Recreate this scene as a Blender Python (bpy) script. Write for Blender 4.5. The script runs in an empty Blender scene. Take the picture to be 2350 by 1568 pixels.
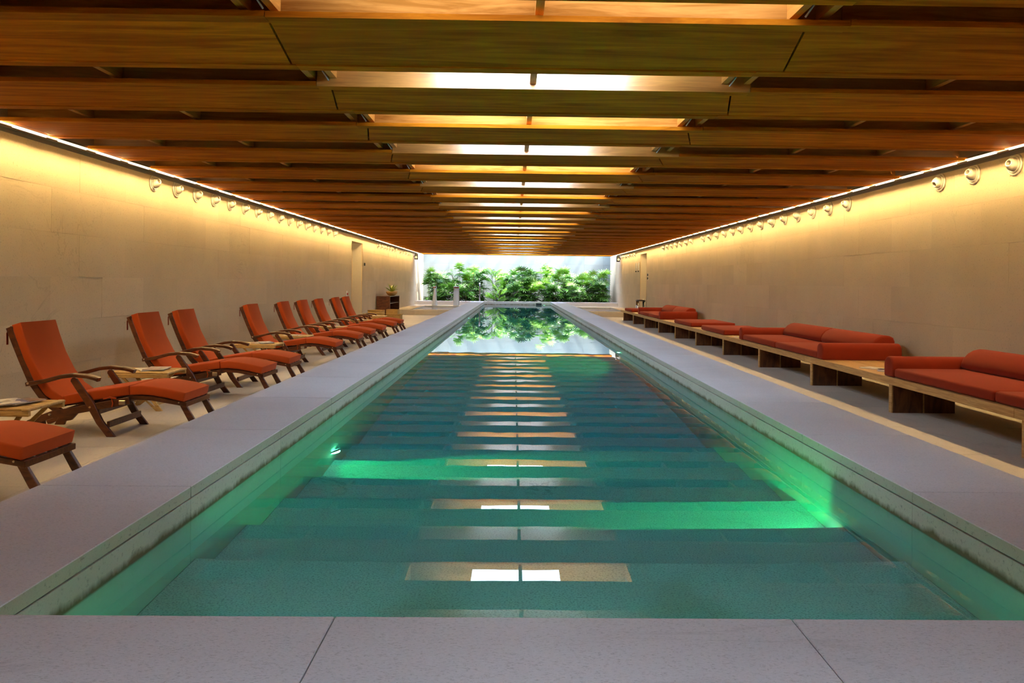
import bpy, bmesh, math, random
from mathutils import Vector, Matrix
S = bpy.context.scene
COL = S.collection
PI = math.pi
R = math.radians
rnd = random.Random(7)

# ------------------------------------------------------------------ camera, sky, sun, exposure
cam_d = bpy.data.cameras.new('camera')
cam = bpy.data.objects.new('camera', cam_d); COL.objects.link(cam)
cam_d.sensor_width = 36.0; cam_d.lens = 1650 / 2350 * 36
cam_d.shift_x = -(1199.6 - 1175) / 2350
cam_d.shift_y = (649.7 - 784) / 2350
cam_d.clip_start = .05; cam_d.clip_end = 300
YAW, ROLL = .0125, .0113
_fw = Vector((math.sin(YAW), math.cos(YAW), 0)); _rt = Vector((math.cos(YAW), -math.sin(YAW), 0)); _up = Vector((0, 0, 1))
_r2 = math.cos(ROLL) * _rt + math.sin(ROLL) * _up
_u2 = -math.sin(ROLL) * _rt + math.cos(ROLL) * _up
_m = Matrix((_r2, _u2, -_fw)).transposed().to_4x4()
_m.translation = Vector((0, 0, 1.4))
cam.matrix_world = _m
S.camera = cam

W = bpy.data.worlds.new('sky'); S.world = W; W.use_nodes = True
_n = W.node_tree.nodes; _n.clear()
_o = _n.new('ShaderNodeOutputWorld'); _b = _n.new('ShaderNodeBackground'); _s = _n.new('ShaderNodeTexSky')
_s.sky_type = 'NISHITA'; _s.sun_disc = False; _s.sun_elevation = R(62); _s.sun_rotation = R(150)
_s.air_density = 1.0; _s.dust_density = 2.0
_b.inputs[1].default_value = 6.5
W.node_tree.links.new(_s.outputs[0], _b.inputs[0]); W.node_tree.links.new(_b.outputs[0], _o.inputs[0])

sun_d = bpy.data.lights.new('sun', 'SUN'); sun_d.energy = 12.0; sun_d.angle = R(.6); sun_d.color = (1, .97, .9)
sun = bpy.data.objects.new('sun', sun_d); COL.objects.link(sun)
# the sun stands high over the right shoulder, so its light falls towards -X, +Y and down
sun.rotation_euler = Vector((-.52, .42, -1.0)).to_track_quat('-Z', 'Y').to_euler()
sun.location = (6, 30, 12)

S.view_settings.view_transform = 'Standard'; S.view_settings.look = 'None'
S.view_settings.exposure = 0.0; S.view_settings.gamma = 1.0; S.view_settings.use_curve_mapping = False
S.cycles.max_bounces = 9; S.cycles.diffuse_bounces = 4; S.cycles.glossy_bounces = 4
S.cycles.transmission_bounces = 6; S.cycles.transparent_max_bounces = 8
S.cycles.sample_clamp_indirect = 6.0
S.cycles.use_denoising = True
LED_COL, LED_POW = (1.0, .675, .275), 205.0
SKY_COL = (.64, .81, 1.0)
PANE_WHITE, PANE_SOFT, PANE_LOW = 56.0, 19.0, 15.0
POOL_GREEN = (.02, 1.0, .22)

# ------------------------------------------------------------------ materials
def mat(name):
    m = bpy.data.materials.new(name); m.use_nodes = True
    nt = m.node_tree
    return m, nt, nt.nodes['Principled BSDF']

def node(nt, t, **kw):
    n = nt.nodes.new(t)
    for k, v in kw.items():
        if k.startswith('i_'): n.inputs[k[2:].replace('_', ' ')].default_value = v
        else: setattr(n, k, v)
    return n

def ramp(nt, fac, stops):
    r = nt.nodes.new('ShaderNodeValToRGB')
    e = r.color_ramp.elements
    while len(e) < len(stops): e.new(.5)
    for q, (p, c) in zip(e, stops): q.position = p; q.color = (*c, 1) if len(c) == 3 else c
    nt.links.new(fac, r.inputs[0]); return r.outputs[0]

def mix(nt, a, b, f, mode='MIX'):
    m = nt.nodes.new('ShaderNodeMix'); m.data_type = 'RGBA'; m.blend_type = mode
    for s, v in ((m.inputs[0], f), (m.inputs[6], a), (m.inputs[7], b)):
        if hasattr(v, 'links'): nt.links.new(v, s)
        elif isinstance(v, (int, float)): s.default_value = v
        else: s.default_value = (*v, 1)
    return m.outputs[2]

def coords(nt, world=True, scale=(1, 1, 1), jitter=0.0):
    if world: src = nt.nodes.new('ShaderNodeNewGeometry').outputs['Position']
    else: src = nt.nodes.new('ShaderNodeTexCoord').outputs['Object']
    if jitter:
        oi = nt.nodes.new('ShaderNodeObjectInfo')
        v = node(nt, 'ShaderNodeVectorMath', operation='MULTIPLY_ADD')
        cx = nt.nodes.new('ShaderNodeCombineXYZ')
        for i in range(3): nt.links.new(oi.outputs['Random'], cx.inputs[i])
        nt.links.new(cx.outputs[0], v.inputs[0]); v.inputs[1].default_value = (jitter, jitter * 1.7, jitter * .6)
        nt.links.new(src, v.inputs[2]); src = v.outputs[0]
    mp = nt.nodes.new('ShaderNodeMapping'); mp.inputs['Scale'].default_value = scale
    nt.links.new(src, mp.inputs[0]); return mp.outputs[0]

def noise(nt, vec, scale, detail=4, rough=.55, dist=0):
    n = nt.nodes.new('ShaderNodeTexNoise')
    n.inputs['Scale'].default_value = scale; n.inputs['Detail'].default_value = detail
    n.inputs['Roughness'].default_value = rough; n.inputs['Distortion'].default_value = dist
    nt.links.new(vec, n.inputs['Vector']); return n.outputs['Fac']

def bump(nt, p, h, strength=.2, dist=.01):
    b = nt.nodes.new('ShaderNodeBump'); b.inputs['Strength'].default_value = strength; b.inputs['Distance'].default_value = dist
    nt.links.new(h, b.inputs['Height']); nt.links.new(b.outputs[0], p.inputs['Normal'])

def stone(name, c, rough=.6, speck=.5, stretch=(1, 1, 1), tone=.10, vein=.45, big=1.0, fleck=(46, .28, .42)):
    """Pale limestone: soft clouds, fine dark specks, a few thin veins, a slight tone of its own per slab."""
    m, nt, p = mat(name)
    v = coords(nt, True, stretch)
    cl = noise(nt, v, 1.6 * big, 4, .6)
    col = mix(nt, tuple(x * .86 for x in c), tuple(min(1, x * 1.10) for x in c), cl)
    sp = noise(nt, v, fleck[0], 3, .7)
    spm = ramp(nt, sp, [(fleck[1], (1, 1, 1)), (fleck[2], (0, 0, 0))])
    k = node(nt, 'ShaderNodeMath', operation='MULTIPLY'); nt.links.new(spm, k.inputs[0]); k.inputs[1].default_value = speck
    col = mix(nt, col, tuple(x * .45 for x in c), k.outputs[0])
    gr = noise(nt, v, 160, 2, .7)
    col = mix(nt, col, mix(nt, (.72, .72, .72), (1.25, 1.25, 1.25), gr), .5, 'MULTIPLY')
    if vein:
        w = noise(nt, v, .9 * big, 5, .62, 1.2)
        vm = ramp(nt, w, [(.488, (0, 0, 0)), (.499, (1, 1, 1)), (.511, (0, 0, 0))])
        br = ramp(nt, noise(nt, v, .55, 3, .6), [(.52, (0, 0, 0)), (.66, (1, 1, 1))])
        kk = node(nt, 'ShaderNodeMath', operation='MULTIPLY'); nt.links.new(vm, kk.inputs[0]); nt.links.new(br, kk.inputs[1])
        k2 = node(nt, 'ShaderNodeMath', operation='MULTIPLY'); nt.links.new(kk.outputs[0], k2.inputs[0]); k2.inputs[1].default_value = vein
        col = mix(nt, col, tuple(x * .42 for x in c), k2.outputs[0])
    oi = nt.nodes.new('ShaderNodeObjectInfo')
    tn = ramp(nt, oi.outputs['Random'], [(0, (1 - tone,) * 3), (1, (1 + tone * .5,) * 3)])
    col = mix(nt, col, tn, 1.0, 'MULTIPLY')
    nt.links.new(col, p.inputs['Base Color']); p.inputs['Roughness'].default_value = rough
    p.inputs['Specular IOR Level'].default_value = .35
    bump(nt, p, mix(nt, (0, 0, 0), (1, 1, 1), gr), .12, .004)
    return m

def wood(name, dark, light, rough=.4, stretch=(1.2, 14, 14), spec=.5, world=False, contrast=(.36, .66), coat=0.0, jitter=9.0):
    m, nt, p = mat(name)
    v = coords(nt, world, stretch, jitter)
    g = noise(nt, v, 1.5, 6, .62, 1.4)
    f = noise(nt, v, 7.0, 4, .7, .4)
    col = ramp(nt, g, [(contrast[0], dark), (contrast[1], light)])
    col = mix(nt, col, mix(nt, (.78, .76, .74), (1.18, 1.18, 1.16), f), .7, 'MULTIPLY')
    oi = nt.nodes.new('ShaderNodeObjectInfo')
    tn = ramp(nt, oi.outputs['Random'], [(0, (.84, .84, .84)), (1, (1.12, 1.1, 1.08))])
    col = mix(nt, col, tn, 1.0, 'MULTIPLY')
    nt.links.new(col, p.inputs['Base Color']); p.inputs['Roughness'].default_value = rough
    p.inputs['Specular IOR Level'].default_value = spec; p.inputs['Coat Weight'].default_value = coat; p.inputs['Coat Roughness'].default_value = .36
    bump(nt, p, f, .06, .003)
    return m

def plain(name, c, rough=.5, metal=0.0, spec=.5):
    m, nt, p = mat(name)
    v = coords(nt, False, (1, 1, 1)); n = noise(nt, v, 30, 3)
    col = mix(nt, tuple(x * .93 for x in c), tuple(min(1, x * 1.06) for x in c), n)
    nt.links.new(col, p.inputs['Base Color']); p.inputs['Roughness'].default_value = rough; p.inputs['Metallic'].default_value = metal
    p.inputs['Specular IOR Level'].default_value = spec
    return m

def fabric(name, c, weave=420):
    m, nt, p = mat(name)
    v = coords(nt, False, (1, 1, 1))
    n = noise(nt, v, 5, 3); w = noise(nt, v, weave, 2, .6)
    col = mix(nt, tuple(x * .88 for x in c), tuple(min(1, x * 1.08) for x in c), n)
    col = mix(nt, col, mix(nt, (.85, .85, .85), (1.12, 1.12, 1.12), w), .6, 'MULTIPLY')
    nt.links.new(col, p.inputs['Base Color']); p.inputs['Roughness'].default_value = .9
    p.inputs['Specular IOR Level'].default_value = .15
    p.inputs['Sheen Weight'].default_value = .12; p.inputs['Sheen Roughness'].default_value = .5; p.inputs['Sheen Tint'].default_value = (1, .5, .35, 1)
    bump(nt, p, w, .12, .002)
    return m

def glow(name, c, s):
    m = bpy.data.materials.new(name); m.use_nodes = True; nt = m.node_tree; nt.nodes.clear()
    o = nt.nodes.new('ShaderNodeOutputMaterial'); e = nt.nodes.new('ShaderNodeEmission')
    e.inputs[0].default_value = (*c, 1); e.inputs[1].default_value = s
    nt.links.new(e.outputs[0], o.inputs[0]); return m

def water(name, absorb, dens, ripple=.02, scale=2.2):
    m = bpy.data.materials.new(name); m.use_nodes = True; nt = m.node_tree; nt.nodes.clear()
    o = nt.nodes.new('ShaderNodeOutputMaterial'); g = nt.nodes.new('ShaderNodeBsdfGlass')
    g.inputs['Roughness'].default_value = 0; g.inputs['IOR'].default_value = 1.333
    v = coords(nt, True, (1, .55, 1)); h = noise(nt, v, scale, 2, .5)
    b = nt.nodes.new('ShaderNodeBump'); b.inputs['Strength'].default_value = ripple; b.inputs['Distance'].default_value = .03
    nt.links.new(h, b.inputs['Height']); nt.links.new(b.outputs[0], g.inputs['Normal'])
    a = nt.nodes.new('ShaderNodeVolumeAbsorption'); a.inputs['Color'].default_value = (*absorb, 1); a.inputs['Density'].default_value = dens
    nt.links.new(g.outputs[0], o.inputs['Surface']); nt.links.new(a.outputs[0], o.inputs['Volume'])
    return m

def leafmat(name, dark, light, rough=.35):
    m, nt, p = mat(name)
    v = coords(nt, False, (1, 1, 1), 5)
    n = noise(nt, v, 6, 3)
    oi = nt.nodes.new('ShaderNodeObjectInfo')
    a = node(nt, 'ShaderNodeMath', operation='ADD'); nt.links.new(n, a.inputs[0]); nt.links.new(oi.outputs['Random'], a.inputs[1])
    col = ramp(nt, a.outputs[0], [(.45, dark), (1.0, light)])
    nt.links.new(col, p.inputs['Base Color']); p.inputs['Roughness'].default_value = rough
    t = nt.nodes.new('ShaderNodeBsdfTranslucent'); nt.links.new(col, t.inputs[0])
    mx = nt.nodes.new('ShaderNodeMixShader'); mx.inputs[0].default_value = .3
    out = nt.nodes['Material Output']
    nt.links.new(p.outputs[0], mx.inputs[1]); nt.links.new(t.outputs[0], mx.inputs[2]); nt.links.new(mx.outputs[0], out.inputs[0])
    return m

M = {}
M['wall'] = stone('limestone_wall', (.59, .475, .31), .7, .6, (1, 1, 1), .07, .35)
M['floor'] = stone('limestone_floor', (.57, .50, .41), .55, .45, (1, .4, 1), .06, .3)
M['coping'] = stone('pale_granite', (.64, .62, .64), .5, .62, (.5, 1.2, 1), .05, .35, 1.0, (190, .32, .46))
M['edge'] = stone('coping_edge', (.52, .485, .41), .7, .8, (.7, 1, 1), .05, .3)
M['pool'] = stone('pool_stone', (.62, .60, .56), .6, .95, (.9, 1.2, 1.2), .06, .8, .8, (115, .34, .52))
def facing():
    m = stone('stained_facing', (.62, .58, .51), .6, .8, (.7, 1, 1), .06, .3)
    nt = m.node_tree; p = nt.nodes['Principled BSDF']; old = p.inputs['Base Color'].links[0].from_socket
    g = nt.nodes.new('ShaderNodeNewGeometry'); sp = nt.nodes.new('ShaderNodeSeparateXYZ'); nt.links.new(g.outputs['Position'], sp.inputs[0])
    n = noise(nt, coords(nt, True, (8, 8, 3)), 1.0, 4, .7)
    a = node(nt, 'ShaderNodeMath', operation='MULTIPLY_ADD'); nt.links.new(n, a.inputs[0]); a.inputs[1].default_value = -.085; nt.links.new(sp.outputs[2], a.inputs[2])
    b = node(nt, 'ShaderNodeMapRange'); nt.links.new(a.outputs[0], b.inputs[0]); b.inputs[1].default_value = ZWAT - .035; b.inputs[2].default_value = ZWAT - .005
    col = mix(nt, (.15, .115, .06), old, b.outputs[0])
    lo = node(nt, 'ShaderNodeMapRange'); nt.links.new(sp.outputs[2], lo.inputs[0]); lo.inputs[1].default_value = ZWAT - .03; lo.inputs[2].default_value = ZWAT - .002
    col = mix(nt, (.58, .56, .50), col, lo.outputs[0])
    nt.links.new(col, p.inputs['Base Color']); return m
ZC, ZWAT = .413, .252           # coping top, water level
M['facing'] = facing()
M['mortar'] = plain('mortar', (.50, .45, .37), .9)
M['roof'] = plain('dark_roof', (.012, .009, .007), .9)
M['beam'] = wood('varnished_beam', (.30, .115, .016), (.56, .25, .055), .5, (.7, 9, 9), .1, coat=.9)
M['beam'].node_tree.nodes['Principled BSDF'].inputs['Coat IOR'].default_value = 1.95
M['beam_m'] = wood('oiled_beam', (.30, .115, .016), (.56, .25, .055), .7, (.7, 9, 9), .04)
M['edge_b'] = wood('oiled_edge_board', (.30, .082, .003), (.60, .195, .008), .7, (.7, 9, 9), .04)
M['soffit'] = wood('oiled_soffit', (.32, .080, .002), (.66, .205, .007), .7, (.45, 5, 5), .04)
M['spacer'] = wood('spacer_wood', (.50, .19, .03), (.70, .32, .06), .4, (12, 1.5, 12), .4)
M['mahog'] = wood('dark_teak', (.045, .010, .004), (.125, .036, .010), .34, (3, 22, 9), .35, coat=.2)
M['teak'] = wood('golden_teak', (.36, .20, .055), (.62, .40, .14), .42, (3, 26, 20), .4)
M['bench'] = wood('bench_teak', (.38, .20, .060), (.60, .36, .13), .38, (26, 1.6, 22), .4, world=False)
M['walnut'] = wood('walnut', (.045, .014, .005), (.15, .055, .018), .38, (6, 20, 1.6), .4)
M['red'] = fabric('rust_canvas', (.43, .066, .012))
M['red2'] = fabric('brick_red_canvas', (.225, .022, .007))
M['brass'] = plain('pale_brass', (.75, .68, .52), .3, 1.0)
M['steel'] = plain('brushed_steel', (.62, .63, .64), .25, 1.0)
M['chrome'] = plain('dark_chrome', (.45, .45, .46), .08, 1.0)
M['grey'] = plain('zinc_plate', (.45, .50, .53), .45, .4)
M['vent'] = plain('cream_enamel', (.70, .64, .52), .35)
M['bore'] = plain('vent_bore', (.05, .04, .03), .8)
M['black'] = plain('black_plastic', (.012, .012, .013), .5)
M['white'] = plain('white_plastic', (.78, .76, .70), .4)
M['redp'] = plain('red_plastic', (.35, .02, .015), .4)
M['spa_tile'] = plain('pale_spa_stone', (.72, .78, .80), .5)
M['concrete'] = stone('garden_concrete', (.10, .118, .11), .85, .35, (1, 1, 1), .05, .25, .7)
M['soil'] = plain('dark_soil', (.03, .022, .015), .95)
M['stem'] = plain('palm_stem', (.10, .065, .03), .8)
M['leaf'] = leafmat('palm_leaf', (.016, .070, .010), (.065, .20, .022))
M['leafb'] = leafmat('young_palm_leaf', (.07, .22, .010), (.17, .40, .025))
M['leafy'] = leafmat('bowl_leaf', (.16, .22, .02), (.34, .42, .05))
M['clay'] = plain('ochre_clay', (.42, .24, .06), .6)
M['wicker'] = wood('wicker', (.28, .15, .035), (.55, .34, .09), .6, (4, 4, 60), .3)
M['paper'] = plain('paper', (.74, .70, .60), .6)
M['led'] = glow('warm_led', LED_COL, LED_POW)
M['led_soft'] = glow('added_lamp_diffuser', (1.0, .72, .32), 6.0)
M['led_slot'] = glow('warm_led_slot', (1.0, .80, .52), 5.0)
M['alu'] = plain('bronze_aluminium', (.30, .24, .16), .6, 0.0)
M['pane_w'] = glow('added_glow_panel', SKY_COL, PANE_WHITE)
M['pane_s'] = glow('soft_daylight_pane', SKY_COL, PANE_SOFT)
M['pane_l'] = glow('added_low_glow_panel', SKY_COL, PANE_LOW)
M['lens'] = glow('green_lens', (.25, 1.0, .45), 60)
M['water'] = water('pool_water_material', (.0, .79, .885), .64, .018)
M['spa'] = water('spa_water_material', (.45, .88, .97), .35, .10, 6)

def cover_mat(name, cs):
    m, nt, p = mat(name)
    v = coords(nt, False, (1, 1, 1))
    n = nt.nodes.new('ShaderNodeTexVoronoi'); n.inputs['Scale'].default_value = 11; nt.links.new(v, n.inputs['Vector'])
    sp = nt.nodes.new('ShaderNodeSeparateColor'); nt.links.new(n.outputs['Color'], sp.inputs[0])
    st = [(i / len(cs), c) for i, c in enumerate(cs)]
    r = nt.nodes.new('ShaderNodeValToRGB'); r.color_ramp.interpolation = 'CONSTANT'
    e = r.color_ramp.elements
    while len(e) < len(st): e.new(.5)
    for q, (pp, c) in zip(e, st): q.position = pp; q.color = (*c, 1)
    nt.links.new(sp.outputs[0], r.inputs[0]); nt.links.new(r.outputs[0], p.inputs['Base Color']); p.inputs['Roughness'].default_value = .3
    return m
M['cov'] = [cover_mat('brown_cover', [(.10, .06, .045), (.25, .17, .12), (.05, .05, .07), (.5, .42, .3)]),
            cover_mat('pale_cover', [(.75, .70, .60), (.55, .38, .32), (.8, .78, .7), (.3, .42, .36)]),
            cover_mat('blue_cover', [(.06, .07, .20), (.7, .66, .6), (.35, .3, .25), (.12, .14, .3)]),
            cover_mat('cream_cover', [(.8, .74, .5), (.7, .66, .55), (.85, .8, .66), (.45, .4, .3)])]

# ------------------------------------------------------------------ mesh helpers
class MB:
    def __init__(s): s.b = bmesh.new()
    def box(s, x0, x1, y0, y1, z0, z1, bev=0.0, seg=1):
        v = [s.b.verts.new((x, y, z)) for x in (x0, x1) for y in (y0, y1) for z in (z0, z1)]
        f = [s.b.faces.new([v[i] for i in q]) for q in ((0, 1, 3, 2), (4, 6, 7, 5), (0, 4, 5, 1), (2, 3, 7, 6), (0, 2, 6, 4), (1, 5, 7, 3))]
        if bev:
            es = list({e for q in f for e in q.edges})
            bmesh.ops.bevel(s.b, geom=es, offset=bev, segments=seg, profile=.5, affect='EDGES')
        return s
    def prism(s, pts, a0, a1, axis='y', bev=0.0, seg=1):
        """Closed polygon pts in the two other axes, pushed from a0 to a1 along axis."""
        def P(u, w, a): return {'y': (u, a, w), 'x': (a, u, w), 'z': (u, w, a)}[axis]
        lo = [s.b.verts.new(P(u, w, a0)) for u, w in pts]; hi = [s.b.verts.new(P(u, w, a1)) for u, w in pts]
        n = len(pts); f = [s.b.faces.new(lo), s.b.faces.new(hi[::-1])]
        for i in range(n): f.append(s.b.faces.new([lo[i], hi[i], hi[(i + 1) % n], lo[(i + 1) % n]]))
        bmesh.ops.recalc_face_normals(s.b, faces=f)
        if bev:
            es = list(set(f[0].edges) | set(f[1].edges))
            bmesh.ops.bevel(s.b, geom=es, offset=bev, segments=seg, profile=.5, affect='EDGES')
        return s
    def strip(s, path, t, a0, a1, bev=0.0, seg=1, below=True):
        """A board of thickness t that follows a path in x,z and is as wide as a0..a1 in y."""
        n = len(path); top = []; bot = []
        for i, (x, z) in enumerate(path):
            p0 = path[max(0, i - 1)]; p1 = path[min(n - 1, i + 1)]
            d = Vector((p1[0] - p0[0], p1[1] - p0[1])).normalized(); nm = Vector((-d.y, d.x))
            if below: top.append((x, z)); bot.append((x - nm.x * t, z - nm.y * t))
            else: top.append((x + nm.x * t / 2, z + nm.y * t / 2)); bot.append((x - nm.x * t / 2, z - nm.y * t / 2))
        return s.prism(top + bot[::-1], a0, a1, 'y', bev, seg)
    def tube(s, p0, p1, r, n=8, r1=None):
        p0, p1 = Vector(p0), Vector(p1); d = (p1 - p0); q = d.to_track_quat('Z', 'Y'); r1 = r if r1 is None else r1
        a = []; b = []
        for i in range(n):
            c = Vector((math.cos(2 * PI * i / n), math.sin(2 * PI * i / n), 0))
            a.append(s.b.verts.new(p0 + q @ (c * r))); b.append(s.b.verts.new(p1 + q @ (c * r1)))
        s.b.faces.new(a[::-1]); s.b.faces.new(b)
        for i in range(n): s.b.faces.new([a[i], a[(i + 1) % n], b[(i + 1) % n], b[i]])
        return s
    def lathe(s, prof, n=20, axis='z', o=(0, 0, 0), close=False):
        rings = []
        for r, h in prof:
            ring = []
            for i in range(n):
                c, d = math.cos(2 * PI * i / n) * r, math.sin(2 * PI * i / n) * r
                v = {'z': (c, d, h), 'x': (h, c, d), 'y': (c, h, d)}[axis]
                ring.append(s.b.verts.new((v[0] + o[0], v[1] + o[1], v[2] + o[2])))
            rings.append(ring)
        fs = []
        for a, b in zip(rings, rings[1:]):
            for i in range(n): fs.append(s.b.faces.new([a[i], a[(i + 1) % n], b[(i + 1) % n], b[i]]))
        if close: fs.append(s.b.faces.new(rings[0][::-1])); fs.append(s.b.faces.new(rings[-1]))
        bmesh.ops.recalc_face_normals(s.b, faces=fs)
        return s
    def build(s, name, m, parent=None, loc=None, smooth=False):
        me = bpy.data.meshes.new(name); s.b.to_mesh(me); s.b.free()
        me.materials.append(m)
        if smooth:
            for p in me.polygons: p.use_smooth = True
        return put(name, me, parent, loc)

def put(name, me, parent=None, loc=None, rot=None):
    o = bpy.data.objects.new(name, me); COL.objects.link(o)
    if parent is not None: o.parent = parent
    if loc is not None: o.location = loc
    if rot is not None: o.rotation_euler = rot
    return o

def side_mat(me, m):
    me.materials.append(m)
    for p in me.polygons:
        if abs(p.normal.z) < .5: p.material_index = 1
    return me

def smooth_by_angle(o, ang=40):
    me = o.data
    for p in me.polygons: p.use_smooth = True
    b = bmesh.new(); b.from_mesh(me)
    for e in b.edges:
        if len(e.link_faces) == 2 and e.calc_face_angle(0) > R(ang): e.smooth = False
    b.to_mesh(me); b.free(); return o

def tag(o, label=None, cat=None, group=None, kind=None):
    if label: o['label'] = label
    if cat: o['category'] = cat
    if group: o['group'] = group
    if kind: o['kind'] = kind
    return o

def thing(name, label, cat, loc=(0, 0, 0), rz=0, group=None, kind=None):
    o = bpy.data.objects.new(name, None); COL.objects.link(o); o.location = loc; o.rotation_euler = (0, 0, rz)
    o.empty_display_size = .1
    return tag(o, label, cat, group, kind)

def dup(o, parent=None):
    c = o.copy(); COL.objects.link(c); c.parent = parent
    for ch in list(o.children): dup(ch, c)
    return c

def boxmesh(name, sx, sy, sz, m, bev=0.0, seg=1):
    """Shared box mesh centred on x and y with its base at z 0."""
    b = MB().box(-sx / 2, sx / 2, -sy / 2, sy / 2, 0, sz, bev, seg)
    me = bpy.data.meshes.new(name); b.b.to_mesh(me); b.b.free(); me.materials.append(m); return me

ORD = ['first', 'second', 'third', 'fourth', 'fifth', 'sixth', 'seventh', 'eighth', 'ninth', 'tenth', 'eleventh', 'twelfth', 'thirteenth',
       'fourteenth', 'fifteenth', 'sixteenth', 'seventeenth', 'eighteenth', 'nineteenth', 'twentieth', 'twenty-first', 'twenty-second',
       'twenty-third', 'twenty-fourth', 'twenty-fifth', 'twenty-sixth', 'twenty-seventh', 'twenty-eighth', 'twenty-ninth', 'thirtieth', 'thirty-first', 'thirty-second']

# ------------------------------------------------------------------ dimensions (metres; camera stands over x 0, y 0)
XL, XR = -5.15, 5.50            # long walls
Y0, YW = -3.6, 41.0             # wall behind the viewer, garden wall
ZS = 2.885                      # underside of the beams
ZR = 3.42                       # underside of the roof
PL, PR = -1.526, 1.934          # pool walls
CL, CR = -2.246, 2.657          # outer faces of the coping
PN, PF = 2.124, 37.75           # near and far pool walls
ROOF_END = 36.9

# ------------------------------------------------------------------ floor
floor = MB().box(XL - .3, CL - .02, Y0 - .3, YW + .2, -.3, -.03).box(CR + .02, XR + .3, Y0 - .3, YW + .2, -.3, -.03)\
    .box(CL - .02, CR + .02, Y0 - .3, 1.3, -.3, -.03).build('floor', M['mortar'])
tag(floor, 'pale limestone floor of the pool hall, both long sides', None, None, 'structure')
TL = 1.16
for (x0, x1, n) in ((XL, CL, 3), (CR, XR, 3)):
    w = (x1 - x0) / n
    me = boxmesh('floor_tile', w - .003, TL - .003, .03, M['floor'])
    for i in range(n):
        y = .2
        while y < 30.2:
            put('floor_tile', me, floor, (x0 + w * (i + .5), y + TL / 2, -.03)); y += TL

# ------------------------------------------------------------------ long walls of stone slabs
def long_wall(name, X, side, door, label):
    """Slabs one metre by half a metre; the face lies in the plane x = X; door = (y0, y1, ztop)."""
    sgn = -1 if side == 'l' else 1
    d0, d1, dz = door
    b = MB()
    xa, xb = sorted((X + sgn * .03, X + sgn * .33))
    b.box(xa, xb, Y0 - .3, d0 - .0, -.05, 3.6).box(xa, xb, d1, YW + .3, -.05, 3.6).box(xa, xb, d0, d1, dz, 3.6)
    w = b.build(name, M['mortar'])
    tag(w, label, None, None, 'structure')
    cache = {}
    rows = [(-.02, .41), (.41, .91), (.91, 1.41), (1.41, 1.91), (1.91, 2.41), (2.41, 2.91), (2.91, 3.5)]
    rr = random.Random(3 if side == 'l' else 4)
    for k, (z0, z1) in enumerate(rows):
        y = Y0 + (0.18 if k % 2 else .66) - 1 + (.0 if side == 'l' else .35)
        step = 1.0 if k < 6 else 3.0
        while y < YW:
            a, c = max(y, Y0), min(y + step, YW)
            segs = [(a, c)]
            if z0 < dz - .01 and a < d1 and c > d0:
                segs = [(a, d0), (d1, c)]
            for (p, q) in segs:
                if q - p < .06: continue
                zz0, zz1 = z0, z1
                key = (round(q - p, 2), round(z1 - z0, 2))
                if key not in cache: cache[key] = boxmesh('stone_slab', .032, q - p - .0012, z1 - z0 - .0012, M['wall'])
                o = put('stone_slab', cache[key], w, (X + sgn * (.016 + rr.choice([0, 0, 0, 0, 0, 0, .0012, .002, -.0010])), (p + q) / 2, z0))
            y += step
    put('stone_slab', boxmesh('stone_slab', .032, d1 - d0 - .002, 2.91 - dz - .001, M['wall']), w, (X + sgn * .016, (d0 + d1) / 2, dz))
    return w
DOOR_L, DOOR_R = (22.9, 24.48, 2.68), (29.75, 31.2, 2.70)
wl = long_wall('wall_left', XL, 'l', DOOR_L, 'long left wall of flush pale limestone slabs behind the deck chairs')
wr = long_wall('wall_right', XR, 'r', DOOR_R, 'long right wall of flush pale limestone slabs behind the cushioned bench')
def doorway(name, X, sgn, d, label):
    d0, d1, dz = d
    e = thing(name, label, None, (0, 0, 0), 0, None, 'structure')
    def xs(a, b): return sorted((X + sgn * a, X + sgn * b))
    (a, b) = xs(.0, 1.5)
    MB().box(a, b, d1 + .002, d1 + .06, 0, dz + .06).build('jamb', M['wall'], e)
    MB().box(a, b, d0 - .06, d0 - .002, 0, dz + .06).build('jamb', M['wall'], e)
    (a, b) = xs(.002, 1.5)
    MB().box(a, b, d0, d1, dz - .002, dz + .05).build('lintel', M['wall'], e)
    (a, b) = xs(1.5, 1.56)
    MB().box(a, b, d0 - .06, d1 + .06, -.02, dz + .06).build('back_panel', M['walnut'], e)
    (a, b) = xs(.03, 1.5)
    MB().box(a, b, d0, d1, -.05, -.001).build('threshold', M['floor'], e)
def added_jamb_lamp(x, y, z, label):  # unseen lamp added inside each opening to brighten its jamb
    e = thing('added_jamb_lamp', label, 'light', (x, y, z))
    MB().lathe([(.001, .0), (.09, .0), (.10, .03), (.09, .06), (.001, .06)], 16).build('shade', M['white'], e)
    MB().lathe([(.001, -.003), (.08, -.003), (.08, .0)], 16).build('diffuser', M['led_soft'], e)
    l = bpy.data.lights.new('lamp', 'POINT'); l.energy = 28; l.color = (1, .72, .32); l.shadow_soft_size = .08
    o = bpy.data.objects.new('lamp', l); COL.objects.link(o); o.parent = e; o.location = (0, 0, -.12)
added_jamb_lamp(XL - 1.1, 23.3, 2.62, 'unseen small round lamp added inside the left wall opening')
added_jamb_lamp(XR + 1.1, 30.2, 2.64, 'unseen small round lamp added inside the right wall opening')
doorway('door_1', XL, -1, DOOR_L, 'tall doorless opening in the left wall beyond the deck chairs')
doorway('door_2', XR, 1, DOOR_R, 'tall doorless opening in the right wall near the garden')
wn = MB().box(XL - .3, XR + .3, Y0 - .3, Y0, -.05, 3.6).build('wall_near', M['wall'])
tag(wn, 'limestone end wall behind the viewer', None, None, 'structure')
wf = MB().box(XL - .3, XR + .3, YW + .05, YW + .4, -.05, 4.4).build('wall_far', M['mortar'])
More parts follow.
